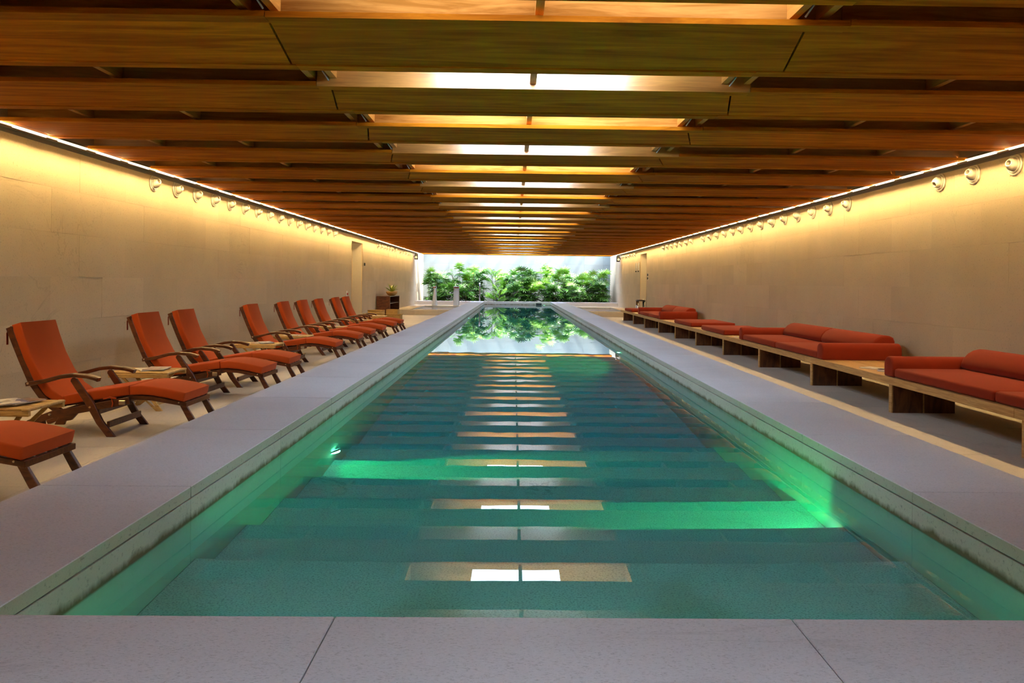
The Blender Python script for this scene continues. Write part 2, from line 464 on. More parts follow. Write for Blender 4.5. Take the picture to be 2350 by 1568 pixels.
tag(wf, 'pale concrete block wall at the back of the garden', None, None, 'structure')
me = boxmesh('concrete_block', 1.097, .055, .997, M['concrete'])
for k, z in enumerate([-.53, .47, 1.47, 2.47, 3.40]):
    for i in range(11):
        x = XL - .25 + 1.1 * i
        put('concrete_block', me, wf, (x + .05, YW + .027 + rnd.choice([0, .003, -.002]), z))
# side walls of the light court rise above the roof line
for nm, X, s in (('wall_court_left', XL, -1), ('wall_court_right', XR, 1)):
    a, b = sorted((X, X + s * .3))
    o = MB().box(a, b, ROOF_END + .25, YW + .3, 3.5, 4.3).build(nm, M['wall'])
    tag(o, 'upper side wall of the light court above the garden', None, None, 'structure')

# ------------------------------------------------------------------ ceiling: roof, beams, spacers, skylights
roof = MB().box(XL - .3, XR + .3, Y0 - .3, ROOF_END + .25, ZR, ZR + .25).build('ceiling', M['roof'])
tag(roof, 'dark timber roof above rows of varnished wooden beams', None, None, 'structure')
beams = [(4.063 - 1.412 * k, 4.063 - 1.412 * k + 1.0) for k in range(5, 1, -1)] + [(2.60, 3.765)]
beams += [(4.063, 5.086), (5.492, 6.39), (6.877, 7.729), (8.302, 9.111), (9.724, 10.565), (11.143, 11.99), (12.54, 13.39)]
beams += [(13.95 + 1.412 * k, 13.95 + 1.412 * k + .865) for k in range(18)]
BACK, LIP = .115, .034          # upright webs stand back from the edges of the bottom boards; board thickness
EL, ER = -4.90, 5.24
MID = .13
bm_cache = {}
def plank_mesh(key, L, ww, h, m, nm='web_board'):
    k = ('plank',) + key
    if k not in bm_cache:
        me = boxmesh(nm, L, ww, h, m); me.materials.append(M['edge_b'] if nm == 'edge_board' else M['beam_m'])
        for p in me.polygons: p.material_index = 0 if p.normal.y < -.9 else 1
        bm_cache[k] = me
    return bm_cache[k]
def cached_box(name, key, m, *dims):
    k = (name,) + key
    if k not in bm_cache: bm_cache[k] = boxmesh(name, *dims, m)
    return bm_cache[k]
for bi, (y0, y1) in enumerate(beams):
    w = y1 - y0; pt = .105
    e = put('beam', None, roof, (0, y0, ZS))
    j = rnd.choice([0, 0, .05, -.05])
    face = M['beam'] if bi % 2 == 0 else M['beam_m']
    for cuts, yc, yw, mm in (([EL, -1.47 + j, 1.85 + j, ER], pt / 2, BACK, face), ([EL, -1.47 - j, 1.72 - j, ER], w - pt / 2, w - BACK - .04, M['beam_m'])):
        for a, b in zip(cuts, cuts[1:]):
            L = b - a - .006
            z = -.004 if a > -2 and b < 3 else 0
            glossy = yw == BACK and a > -2 and b < 3 and bi % 2 == 0
            put('edge_board', plank_mesh((round(L, 3), 'lip', glossy), L, pt, LIP, M['beam'] if glossy else M['edge_b'], 'edge_board'), e, ((a + b) / 2, yc, z))
            if yw == BACK and a > -2 and b < 3 and bi % 2 == 0: yw_ = .004
            else: yw_ = yw
            put('web_board', plank_mesh((round(L, 3), mm.name), L, .04, .50, mm), e, ((a + b) / 2, yw_ + .02, LIP + z))
    # three soffit panels whose meeting ends are cut on the skew
    ya, yb = pt + .002, w - pt - .002
    for (n0, f0), (n1, f1) in zip([(EL, EL), (-1.43, -1.55), (1.68, 1.86)], [(-1.43, -1.55), (1.68, 1.86), (ER, ER)]):
        key = ('soffit', round(w, 2), n0)
        if key not in bm_cache:
            q = MB().prism([(n0 + .007, ya), (n1 - .007, ya), (f1 - .007, yb), (f0 + .007, yb)], 0, .03, 'z')
            me = bpy.data.meshes.new('soffit_panel'); q.b.to_mesh(me); q.b.free(); me.materials.append(M['soffit']); bm_cache[key] = me
        put('soffit_panel', bm_cache[key], e, (0, 0, .007))
spx = [-4.09, -3.07, -1.56, -1.39, MID, 1.60, 1.77, 3.24, 4.27]
for gi, ((a0, a1), (b0, b1)) in enumerate(zip(beams, beams[1:])):
    g = b0 - a1; c0, c1 = a1 - BACK, b0 + BACK
    white = (gi % 2 == 1)
    for x in spx:
        long_mid = (x == MID and white)
        z = ZS + (LIP + .002 if long_mid else .06)
        me = cached_box('spacer_block', (round(g, 2),), M['spacer'], .048, round(g, 2) + 2 * BACK - .004, .38)
        put('spacer_block', me, roof, (x, (a1 + b0) / 2, z))
    for x, sg in ((-1.475, 1), (1.685, -1)):
        MB().tube((x - .06 * sg, a1 + .01, ZS + .25), (x + .05 * sg, b0 - .01, ZS + .04), .006, 6).build('tie_rod', M['grey'], roof)
    for x, sg in ((-1.39 + .0245, 1), (1.60 - .0245, -1)):
        xa, xb = sorted((x, x + .004 * sg))
        MB().prism([(c0 + .004, ZS + .10), (c0 + .004, ZS + .36), (c1 - .02, ZS + .36), (c1 - .02, ZS + .24)], xa, xb, 'x').build('zinc_plate', M['grey'], roof)
    # skylight panes in two halves either side of the middle spacer: flat soft ones overhead; upright glow panels on the nearer beam are added for the varnish sheen
    if a1 > ROOF_END - .6 or b0 < 1: continue
    for (p, q) in (((-.60, MID - .024), (MID + .024, .86)) if white else ((-1.0, MID - .024), (MID + .024, 1.56))):
        if white:
            me = cached_box('sky_glow_pane', (round(q - p, 2), 1), M['pane_w'], q - p, .01, .22)
            put('sky_glow_pane', me, roof, ((p + q) / 2, c0 + .007, ZS + .12))
        else:
            me = cached_box('sky_glow_pane', (round(q - p, 2), round(g, 2)), M['pane_s'], q - p, g - .01, .012)
            put('sky_glow_pane', me, roof, ((p + q) / 2, (a1 + b0) / 2, ZS + .40))
    if not white and b0 > 4.2:  # added low glow panels, there to mirror as white bars in the water
        for (p, q) in ((-.52, MID - .024), (MID + .024, .66)):
            me = cached_box('sky_glow_pane', (round(q - p, 2), round(g, 2), 2), M['pane_l'], q - p, g + 2 * BACK - .012, .012)
            put('sky_glow_pane', me, roof, ((p + q) / 2, (a1 + b0) / 2, ZS + .145))

# LED lines along both walls
def led_line(name, x, z, sgn, label):
    e = thing(name, label, 'light', (x, 0, z))
    # dark profile with a shielded lens that washes the wall, and a thin glowing slot on the room side
    MB().box(-.036, .036, Y0 + .05, 36.6, .072, .095).prism([(.036 * sgn, -.022), (.036 * sgn, .022), (.100 * sgn, .017), (.100 * sgn, .022), (.0998 * sgn, .024), (.030 * sgn, .024), (.030 * sgn, -.022)], Y0 + .05, 36.6, 'y').build('housing', M['alu'], e)
    xa, xb = sorted((-.032 * sgn, -.028 * sgn))
    MB().box(xa, xb, Y0 + .05, 36.6, .018, .06).build('shield', M['alu'], e)
    y = Y0 + .1; me = None; md = None
    t = 0.0
    while y < 36.5:
        L = .706
        if me is None:
            b = MB().box(-.010, .010, 0, L - .02, -.003, .003)
            me = bpy.data.meshes.new('diffuser'); b.b.to_mesh(me); b.b.free(); me.materials.append(M['led'])
            b = MB().box(-.004, .004, 0, L - .20, 0, .046)
            md = bpy.data.meshes.new('glow_slot'); b.b.to_mesh(md); b.b.free(); md.materials.append(M['led_slot'])
        put('diffuser', me, e, (-.014 * sgn, y, .026), (0, t, 0)); put('glow_slot', md, e, (.032 * sgn, y, .0245)); y += L
    return e
led_line('light_strip', -4.95, 2.822, 1, 'warm white strip light along the top of the left wall')
led_line('light_strip', 5.295, 2.832, -1, 'warm white strip light along the top of the right wall')

# ------------------------------------------------------------------ pool basin
DEEP = ZWAT - 2.0
basin = MB().box(PL - .1, PR + .1, PN - .1, PF + .15, DEEP - .2, DEEP - .03)\
    .box(CL + .04, PL - .10, .9, PF, DEEP, ZC - .06).box(PR + .10, CR - .04, .9, PF, DEEP, ZC - .06)\
    .box(PL - .10, PR + .10, .9, PN - .10, DEEP, ZC - .06).box(CL, CR, PF + .10, PF + .16, DEEP, ZC - .06).build('pool_basin', M['mortar'])
tag(basin, 'long raised lap pool of pale stone with wide coping and steps', None, None, 'structure')
# facing slabs above and below the waterline, coping on top
PC = 1.32
ys = [PN + PC * 1.0 * i for i in range(0, 28)]
for sx, (xi, xo) in (('l', (PL, CL)), ('r', (PR, CR))):
    sg = 1 if sx == 'l' else -1
    cw = abs(xi - xo)
    mc = side_mat(boxmesh('coping_slab', cw, PC - .003, .055, M['coping'], .003), M['edge'])
    mf = boxmesh('facing_slab', .1, PC - .0025, ZC - .061 - DEEP, M['facing'])
    mo = boxmesh('outer_slab', .04, PC - .0025, ZC - .061, M['coping'])
    for i in range(27):
        yc = PN + PC * (i + .5)
        put('coping_slab', mc, basin, ((xi + xo) / 2, yc, ZC - .055))
        put('facing_slab', mf, basin, (xi - sg * .05, yc, DEEP))
        put('outer_slab', mo, basin, (xo + sg * .02, yc, 0))
mc = boxmesh('coping_slab', 1.347, 1.2, .055, M['coping'], .003)
for x in (-.515 - 1.35 * 1.5, -.515 - .675, -.515 + .675, .835 + .675, .835 + 1.35 * 1.5):
    put('coping_slab', mc, basin, (x, PN - .602, ZC - .055))
MB().box(PL - .1, PR + .1, PN - .1, PN, DEEP, ZC - .058).build('facing_slab', M['facing'], basin)
MB().box(PL - .1, PR + .1, PF, PF + .1, DEEP, ZC - .01).build('facing_slab', M['facing'], basin)
# steps
edge = [PN, 3.50, 4.17, 4.85, 5.53, 6.21, 6.89]
dep = [.57, .81, 1.05, 1.29, 1.53, 1.77]
for k in range(6):
    MB().box(PL, PR, edge[k], edge[k + 1], DEEP - .03, ZWAT - dep[k], .006).build('pool_step', M['pool'], basin)
me = boxmesh('pool_floor_slab', (PR - PL) / 2 - .004, PC * 2 - .004, .04, M['pool'])
yy = edge[-1]
while yy < PF:
    for i in (0, 1): put('pool_floor_slab', me, basin, (PL + (PR - PL) * (.25 + .5 * i), yy + PC, DEEP - .04))
    yy += PC * 2
MB().box(1.18, 1.48, PF - .012, PF + .02, ZWAT - .05, ZC - .07).build('skimmer_opening', M['black'], basin)
wat = MB().box(PL - .05, PR + .05, PN - .05, PF + .05, DEEP - .1, ZWAT).build('pool_water', M['water'])
tag(wat, 'still clear teal water filling the lap pool', None, None, 'structure')

def pool_light(loc, aim, energy, label, spot=130, col=POOL_GREEN):
    e = thing('pool_light', label, 'light', loc, 0, 'pool lights')
    d = Vector(aim).normalized(); q = d.to_track_quat('Z', 'Y').to_euler()
    b = MB().lathe([(.075, 0), (.075, .02), (.058, .03), (.05, .03)], 16); o = b.build('bezel', M['steel'], e); o.rotation_euler = q
    b = MB().lathe([(.05, .028), (.043, .046), (.025, .058), (.001, .062)], 16); o = b.build('lens', M['lens'], e); o.rotation_euler = q
    l = bpy.data.lights.new('pool_lamp', 'SPOT'); l.energy = energy; l.color = col; l.spot_size = R(spot); l.spot_blend = .25; lo_off = .10; l.shadow_soft_size = .04
    lo = bpy.data.objects.new('pool_lamp', l); COL.objects.link(lo); lo.parent = e
    lo.location = d * lo_off; lo.rotation_euler = d.to_track_quat('-Z', 'Y').to_euler()
    return e
pool_light((PR - .09, 4.19, -.69), (-.34, .68, .22), 230, 'green underwater light low on the right pool wall at the near steps', 158)
pool_light((PL, 6.15, -.98), (.75, -.30, -.62), 300, 'green underwater light on the left pool wall above the lower steps', 92)
pool_light((PR, 12.9, -.5), (-1, -.15, -.35), 170, 'green underwater light halfway along the right pool wall')
pool_light((1.62, PF, .12), (-.5, -1, -.2), 30, 'green underwater light in the far right corner under the garden')
pool_light((PL, 24.0, -.6), (1, 0, -.2), 60, 'green underwater light far along the left pool wall')
for x in (-.9, .2, 1.3):  # unseen lamps added under the near coping to brighten the deep water
    pool_light((x, PN + .0, .05), (0, 1, -.12), 11, 'unseen white fill light added in the near pool wall, %s' % ('towards the chairs' if x < 0 else 'in the middle' if x < 1 else 'towards the bench'), 58, (.62, .9, 1.0))

# ------------------------------------------------------------------ spa platforms and garden planter at the far end
ZP = .21
def spa(x0, x1, px0, px1, label, wlabel):
    e = thing('spa_platform', label, 'spa pool', (0, 0, 0))
    py0, py1, zb = 31.0, 36.2, -.5
    x0 += .004 if x0 < 0 else 0; x1 -= .004 if x1 > 0 else 0
    def slab(a, b, c, d, z0=0, z1=ZP, nm='stone_slab'): MB().box(a, b, c, d, z0, z1, .004).build(nm, M['wall'], e)
    n = 3
    for i in range(n):
        a = x0 + (x1 - x0) * i / n; b = x0 + (x1 - x0) * (i + 1) / n
        slab(a + .001, b - .001, 30.5, 30.53, 0, ZP - .032, 'front_slab')
        slab(a + .001, b - .001, 30.5, py0, ZP - .03, ZP, 'rim_slab')
        slab(a + .001, b - .001, py1, PF - .01, ZP - .03, ZP, 'rim_slab')
    slab(x0, px0, py0, py1, ZP - .03, ZP, 'rim_slab'); slab(px1, x1, py0, py1, ZP - .03, ZP, 'rim_slab')
    MB().box(px0 - .03, px0, py0, py1, zb, ZP - .03).box(px1, px1 + .03, py0, py1, zb, ZP - .03).box(px0, px1, py0 - .03, py0, zb, ZP - .03)\
        .box(px0, px1, py1, py1 + .03, zb, ZP - .03).box(px0, px1, py0, py1, zb - .03, zb).build('basin', M['spa_tile'], e)
    w = MB().box(px0 - .01, px1 + .01, py0 - .01, py1 + .01, zb - .01, .165).build('spa_water', M['spa'])
    tag(w, wlabel, None, None, 'structure')
spa(XL, CL, -4.45, -2.6, 'low stone platform with a small spa pool left of the lap pool', 'pale blue water of the left spa pool')
spa(CR, XR, 3.1, 4.9, 'low stone platform with a small spa pool right of the lap pool', 'pale blue water of the right spa pool')
pln = thing('planter', 'long low stone planter holding the palms below the garden wall', 'planter')
for i in range(10):
    a = XL + .004 + (XR - XL - .008) * i / 10; b = XL + .004 + (XR - XL - .008) * (i + 1) / 10
    if b < PL + .1 or a > PR - .1:
        MB().box(a + .002, b - .002, PF, PF + .2, ZP, ZC - .052, .004).build('stone_block', M['coping'], pln)
    MB().box(a + .002, b - .002, PF - .02 if (b < PL + .1 or a > PR - .1) else PF + .1, PF + .32, ZC - .05, ZC, .004).build('cap_stone', M['coping'], pln)
MB().box(XL + .004, XR - .004, PF + .30, YW - .004, .1, ZC - .06).build('soil', M['soil'], pln)

# ------------------------------------------------------------------ palms
def leaflet(b, base, d, up, L, w, droop):
    side = d.cross(up).normalized(); pts = []
    for t, ww in ((0, .25), (.3, 1), (.7, .8), (1, 0)):
        p = base + d * (L * t) + up * (-droop * L * t * t)
        pts.append((p, w * ww * .5))
    prev = None
    for p, h in pts:
        cur = [b.verts.new(p + side * h), b.verts.new(p - side * h)] if h else [b.verts.new(p)]
        if prev:
            if len(cur) == 2: b.faces.new([prev[0], prev[1], cur[1], cur[0]])
            else: b.faces.new([prev[0], prev[1], cur[0]])
        prev = cur
def fan_mesh(name, n, L, w, spread, droop, m, seed):
    r = random.Random(seed); b = bmesh.new()
    MBt = MB(); MBt.b.free(); MBt.b = b
    MBt.tube((0, 0, 0), (0, .26, .05), .006, 4)
    for i in range(n):
        a = (i / (n - 1) - .5) * spread
        d = Vector((math.sin(a), math.cos(a), .1 + r.uniform(-.12, .12))).normalized()
        leaflet(b, Vector((0, .25, .05)), d, Vector((0, 0, 1)), L * r.uniform(.8, 1.05) * (1 - .25 * abs(a) / spread), w, droop * r.uniform(.7, 1.4))
    me = bpy.data.meshes.new(name); b.to_mesh(me); b.free(); me.materials.append(m); return me
def feather_mesh(name, n, L, lw, m, seed, arch=.45):
    r = random.Random(seed); b = bmesh.new(); MBt = MB(); MBt.b.free(); MBt.b = b
    P = lambda t: Vector((0, L * t * (1 - .2 * t), L * (.75 * t - arch * 1.9 * t * t)))
    for i in range(8): MBt.tube(P(i / 8), P((i + 1) / 8), .008, 4)
    for i in range(n):
        t = .22 + .76 * i / (n - 1)
        for s in (-1, 1):
            d = Vector((s * .85, .6, -.15)).normalized()
            leaflet(b, P(t), d, Vector((0, 0, 1)), lw * math.sin(PI * (t * .85 + .1)) * r.uniform(.85, 1.1), .045, .45)
    me = bpy.data.meshes.new(name); b.to_mesh(me); b.free(); me.materials.append(m); return me
FAN = [fan_mesh('frond', 10, .42, .055, 3.6, .35, M['leaf'], s) for s in range(3)]
FANB = [fan_mesh('frond', 11, .44, .058, 3.4, .25, M['leafb'], s + 9) for s in range(2)]
FEA = feather_mesh('frond', 13, 1.15, .36, M['leaf'], 5); FEAB = feather_mesh('frond', 12, 1.0, .34, M['leafb'], 6, .25)
def clear_of_walls(x, y, el, az, reach=.74):
    """Leaves turn away from the court walls."""
    for _ in range(3):
        tx, ty = x - math.sin(az) * math.cos(el) * reach, y + math.cos(az) * math.cos(el) * reach
        if tx < XL + .22 or tx > XR - .22: az = -az
        if ty > YW - .15: az = PI - az
        tx, ty = x - math.sin(az) * math.cos(el) * reach, y + math.cos(az) * math.cos(el) * reach
        if XL + .22 <= tx <= XR - .22 and ty <= YW - .15: break
        el = min(R(82), el + R(20))
    return el, az
def palm(x, y, ztop, kind, label, seed, width=.45):
    r = random.Random(seed)
    e = thing('palm', label, 'plant', (x, y, ZC - .062), 0, 'palms in the garden planter')
    H = ztop - (ZC - .06)
    ns = 6 if kind in ('fan', 'bright') else 3
    for k in range(ns):
        bx, by = r.uniform(-.28, .28), r.uniform(-.2, .2)
        tx, ty = bx + r.uniform(-.18, .18), by + r.uniform(-.15, .1)
        h = H * (r.uniform(.55, .95) if k else .95) - .25
        MB().tube((bx, by, 0), (tx, ty, h), .014, 5, .010).build('stem', M['stem'], e)
        if kind in ('fan', 'bright'):
            nf = 10
            for i in range(nf):
                z = h - i * .10 * H / 1.6 + .03
                if z < .22: continue
                az = r.uniform(0, 2 * PI) if i else 0
                el = R(65 - 14 * i + r.uniform(-10, 10))
                t = z / h; fx, fy = bx + (tx - bx) * t, by + (ty - by) * t
                me = r.choice(FANB if (kind == 'bright' and i < 4) or (k == 0 and i == 0) else FAN)
                el, az = clear_of_walls(x + fx, y + fy, el, az)
                put('frond', me, e, (fx, fy, z), (el, 0, az)).scale = (r.uniform(.8, 1.05),) * 3
        else:
            for i in range(6):
                az = 2 * PI * i / 6 + r.uniform(-.4, .4)
                el, az = clear_of_walls(x + tx, y + ty, R(r.uniform(-5, 35)), az, .95)
                put('frond', FEAB if kind == 'featherb' else FEA, e, (tx, ty, h - .1 - .05 * i), (el, 0, az)).scale = (r.uniform(.65, 1.0),) * 3
    return e
PX = lambda px, y: (px - 1179) / 1650 * y + .0
spec = [(997, 38.9, 2.08, 'fan', 'dense fan-leaved palm against the left court wall'),
        (1012, 39.6, 1.85, 'fan', 'fan-leaved palm, second from the left court wall, behind the spa spouts'),
        (1040, 39.3, 2.20, 'feather', 'feather-leaved palm arching left of the tallest bright shoot'),
        (1070, 38.9, 2.40, 'bright', 'tall bushy palm with bright upright young leaf, above the wide spout'),
        (1103, 39.5, 2.12, 'fan', 'dark fan-leaved palm right behind the thin steel spout'),
        (1140, 39.0, 2.30, 'featherb', 'lime green broad-leaved palm left of the pool axis'),
        (1172, 39.6, 2.10, 'fan', 'fan-leaved palm just left of the pool axis'),
        (1196, 38.8, 2.15, 'fan', 'fan-leaved palm on the pool axis with bare dark stems'),
        (1225, 39.4, 2.20, 'feather', 'greyish feather-leaved palm just right of the pool axis'),
        (1256, 39.8, 2.65, 'bright', 'slender tall palm topped by one spear leaf'),
        (1286, 39.0, 2.15, 'bright', 'bushy palm with bright tips right of the spear leaf palm'),
        (1316, 39.5, 1.85, 'fan', 'low dark fan-leaved palm left of the round bright crown'),
        (1346, 39.0, 2.02, 'bright', 'palm with a round bright green crown near the right'),
        (1380, 38.9, 1.80, 'fan', 'silvery fan-leaved palm, second from the right court wall'),
        (1381, 39.4, 2.05, 'fan', 'thin-leaved palm against the right court wall'),
        (1060, 38.5, 1.45, 'fan', 'low fan-leaved palm directly behind the wide steel spout'),
        (1135, 38.5, 1.30, 'featherb', 'low broad-leaved plant hanging over the far pool edge'),
        (1270, 38.5, 1.45, 'fan', 'low fan-leaved palm hanging over the far right pool corner'),
        (1012, 40.1, 1.75, 'fan', 'shaded fan-leaved palm at the back, first from the left court wall'),
        (1085, 40.1, 1.95, 'fan', 'shaded fan-leaved palm at the back, left of the thin spout'),
        (1156, 40.1, 1.9, 'bright', 'bright-tipped fan-leaved palm at the back left of the pool axis'),
        (1210, 40.1, 1.95, 'fan', 'shaded fan-leaved palm at the back on the pool axis'),
        (1300, 40.1, 1.8, 'fan', 'shaded fan-leaved palm at the back, behind the bushy bright-tipped palm'),
        (1362, 40.1, 1.75, 'fan', 'shaded fan-leaved palm at the back, near the right court wall'),
        (1030, 38.5, 1.35, 'fan', 'low fan-leaved palm behind the narrow spout and the wide spout'),
        (1185, 38.5, 1.3, 'fan', 'low fan-leaved palm in the middle of the far pool edge'),
        (1325, 38.5, 1.35, 'fan', 'low fan-leaved palm over the right end of the planter'),
        (1225, 38.6, 1.5, 'bright', 'low yellow-green palm just right of the pool axis')]
for i, (px, y, zt, kd, lb) in enumerate(spec): palm(PX(px, y), y, zt, kd, lb, 40 + i)
# unseen slats added over the light court to stripe the garden wall with sun
perg = thing('added_slats', 'unseen timber slats added across the open roof slot above the palms', 'added_slats')
for i in range(12):
    x = XL + .3 + i * .92
    MB().box(x, x + (.16 if i % 3 else .34), 38.95, YW - .01, 3.75, 3.90).build('slat', M['teak'], perg)

# ------------------------------------------------------------------ spa spouts
def spout(x, y, z, width, rz, label, sheet=True):
    e = thing('water_spout', label, 'spout', (x, y, z), rz)
    H = 1.0
    path = [(0, 0), (0, H * .75)] + [(-.16 + .16 * math.cos(a), H * .75 + .16 * 1.45 * math.sin(a)) for a in [PI * k / 10 for k in range(1, 9)]]
    pts = [(-q[0], q[1]) for q in path]
    b = MB().strip(pts, .03, -width / 2, width / 2, .004); o = b.build('blade', M['steel'], e); o.rotation_euler = (0, 0, -PI / 2)
    MB().box(-width / 2 - .03, width / 2 + .03, -.07, .07, 0, .015).build('base_plate', M['steel'], e)
    if sheet:
        sp = [(.30 + .10 * t, H * .80 - (H * .80 + .08) * t * t) for t in [k / 8 for k in range(9)]]
        b = MB().strip(sp, .012, -width * .46, width * .46); o = b.build('water_sheet', M['spray'], e); o.rotation_euler = (0, 0, -PI / 2)
    return e
m, nt, p = mat('falling_water')
p.inputs['Base Color'].default_value = (.92, .96, 1, 1); p.inputs['Transmission Weight'].default_value = .45; p.inputs['Roughness'].default_value = .3; p.inputs['IOR'].default_value = 1.2
_v = coords(nt, False, (60, 60, 2)); bump(nt, p, noise(nt, _v, 1, 2), .5, .01)
M['spray'] = m
spout(-2.90, 36.62, ZP, .28, 0, 'wide steel blade spout pouring a sheet into the left spa pool')
s1 = spout(-3.99, 36.62, ZP, .16, 0, 'narrow steel spout with a spreading white jet at the left', False)
b = MB().lathe([(.02, .98), (.045, .8), (.09, .4), (.15, .0), (.17, -.08)], 14, 'z', (0, -.22, 0)); b.build('water_jet', M['spray'], s1, None, True)
spout(-1.78, PF + .12, ZC, .07, 0, 'thin steel spout standing on the far end of the pool coping', False)

# ------------------------------------------------------------------ deck chairs
def tube_path(name, pts, r, m, parent):
    b = MB()
    for a, c in zip(pts, pts[1:]): b.tube(a, c, r, 8)
    return b.build(name, m, parent, None, True)
def make_chair():
    e = thing('deck_chair', 'x', 'deck chair', (-3.70, 0, 0), 0, 'deck chairs in a row along the left wall')
    X = lambda pts: [(x + 3.70, z) for x, z in pts]
    W2 = .30
    back = X([(-4.00, .235), (-4.08, .285), (-4.165, .375), (-4.245, .485), (-4.335, .69), (-4.40, .85), (-4.445, .965)])[::-1]
    for s in (-1, 1):
        y0, y1 = sorted((s * (W2 - .045), s * (W2 - .075)))
        MB().strip(back, .055, y0, y1, .003).build('back_rail', M['mahog'], e)
        # long side rail running down to the rear foot
        y0, y1 = sorted((s * (W2 - .012), s * (W2 - .042)))
        MB().strip(X([(-4.47, .045), (-4.22, .165), (-4.07, .222), (-3.72, .288), (-3.39, .352)]), .062, y0, y1, .003).build('seat_rail', M['mahog'], e)
        # front leg rises to the armrest
        y0, y1 = sorted((s * W2, s * (W2 - .028)))
        MB().prism(X([(-3.895, .488), (-3.893, .505), (-3.880, .520), (-3.862, .522), (-3.846, .512), (-3.69, .30), (-3.61, .14), (-3.50, 0), (-3.575, 0), (-3.665, .115), (-3.755, .275)]), y0, y1, 'y', .004).build('front_leg', M['mahog'], e)
        # rear bracket foot
        y0, y1 = sorted((s * (W2 - .05), s * (W2 - .08)))
        MB().prism(X([(-4.245, .16), (-4.16, .19), (-4.15, .10), (-4.20, .045), (-4.255, .035), (-4.27, 0), (-4.36, 0), (-4.31, .10)]), y0, y1, 'y', .003).build('rear_foot', M['mahog'], e)
        # curved armrest
        y0, y1 = sorted((s * (W2 + .03), s * (W2 - .035)))
        o = MB().strip(X([(-4.275, .478), (-4.20, .492), (-4.10, .513), (-3.97, .549), (-3.86, .562), (-3.74, .553), (-3.67, .536), (-3.635, .522)]), .036, y0, y1, .010, 2).build('armrest', M['mahog'], e)
        MB().tube((-4.245 + 3.7, s * (W2 + .036), .470), (-4.245 + 3.7, s * (W2 - .04), .470), .009, 8).build('brass_bolt', M['brass'], o)
        for (bx, bz) in ((-3.722, .262), (-4.075, .195)):
            MB().tube((bx + 3.7, s * (W2 + .004), bz), (bx + 3.7, s * (W2 - .05), bz), .009, 8).build('brass_bolt', M['brass'], e)
        # footrest
        y0, y1 = sorted((s * (W2 - .05), s * (W2 - .075)))
        MB().strip(X([(-3.41, .362), (-3.20, .352), (-2.905, .302)]), .036, y0, y1, .003).build('foot_rail', M['mahog'], e)
        MB().prism(X([(-3.00, .325), (-2.945, .318), (-2.745, 0), (-2.80, 0), (-2.90, .14)]), *sorted((s * (W2 - .08), s * (W2 - .105))), 'y', .003).build('foot_leg', M['mahog'], e)
        MB().tube((-2.965 + 3.7, s * (W2 - .045), .302), (-2.965 + 3.7, s * (W2 - .11), .302), .007, 8).build('brass_bolt', M['brass'], e)
    for (cx, cz, h) in ((-3.665, .225, .06), (-3.575, .105, .055)):
        MB().box(cx + 3.7 - .012, cx + 3.7 + .012, -W2 + .028, W2 - .028, cz - h / 2, cz + h / 2, .003).build('stretcher', M['mahog'], e)
    MB().box(-2.93 + 3.7, -2.900 + 3.7, -W2 + .05, W2 - .05, .262, .302, .003).build('foot_crossbar', M['mahog'], e)
    MB().box(-4.46 + 3.7, -4.43 + 3.7, -W2 + .045, W2 - .045, .915, .965, .003).build('head_crossbar', M['mahog'], e)
    MB().box(-3.44 + 3.7, -3.40 + 3.7, -W2 + .04, W2 - .04, .30, .345, .003).build('seat_crossbar', M['mahog'], e)
    for k in range(4):
        y = -.165 + .11 * k
        MB().strip(X([(-4.02, .25), (-4.165, .372), (-4.245, .482), (-4.40, .845), (-4.44, .93)])[::-1], .012, y - .028, y + .028).build('back_slat', M['mahog'], e)
        MB().strip(X([(-4.02, .262), (-3.72, .302), (-3.40, .358)]), .012, y - .028, y + .028).build('seat_slat', M['mahog'], e)
        MB().strip(X([(-3.40, .366), (-3.20, .354), (-2.92, .305)]), .012, y - .028, y + .028).build('foot_slat', M['mahog'], e)
    CW = .255
    def cushion(nm, path, t, y0, y1, bev=.014):
        o = MB().strip(path, t, y0, y1, bev, 2).build(nm, M['red'], e)
        return smooth_by_angle(o, 50)
    o = cushion('back_cushion', X([(-4.372, 1.0), (-4.335, .88), (-4.27, .70), (-4.185, .535), (-4.09, .41), (-3.965, .325)]), .080, -CW, CW)
    for s in (-1, 1):
        tie = MB().strip(X([(-4.40, .955), (-4.475, .945), (-4.492, .90), (-4.49, .80)]), .004, s * .235 - .011, s * .235 + .011)
        tie.build('fabric_tie', M['red2'], o)
    cushion('seat_cushion', X([(-3.99, .352), (-3.85, .378), (-3.60, .420), (-3.412, .448)]), .084, -CW, CW)
    o2 = cushion('foot_cushion', X([(-3.402, .446), (-3.30, .452), (-3.18, .442), (-3.03, .417), (-2.905, .388)]), .082, -CW - .005, CW + .005)
    tie = MB().strip(X([(-3.55, .36), (-3.53, .345), (-3.515, .30), (-3.525, .265)]), .006, -W2 - .008, -W2 + .004)
    tie.strip(X([(-3.60, .345), (-3.545, .357), (-3.49, .349)]), .012, -W2 - .012, -W2 + .004)
    tie.build('ribbon', M['red'], e)
    MB().box(-3.47 + 3.7, -3.415 + 3.7, -W2 - .004, -W2 + .012, .285, .325, .004).build('hinge_plate', M['brass'], e)
    return e
chair = make_chair()
chair_y = [4.27, 6.38, 8.36, 9.36, 11.80, 13.50, 14.72, 16.0, 17.52, 18.60]
for i, y in enumerate(chair_y):
    c = chair if i == 0 else dup(chair)
    c.location = (-3.70, y + .30, 0)
    c.rotation_euler = (0, 0, R([0, 0, -.8, .5, 0, .6, -.5, .4, 0, -.3][i]))
    c['label'] = ('rust cushioned deck chair nearest the viewer, only its footrest in view' if i == 0 else
                  'rust cushioned dark wood deck chair, %s whole one from the near end' % ORD[i - 1])

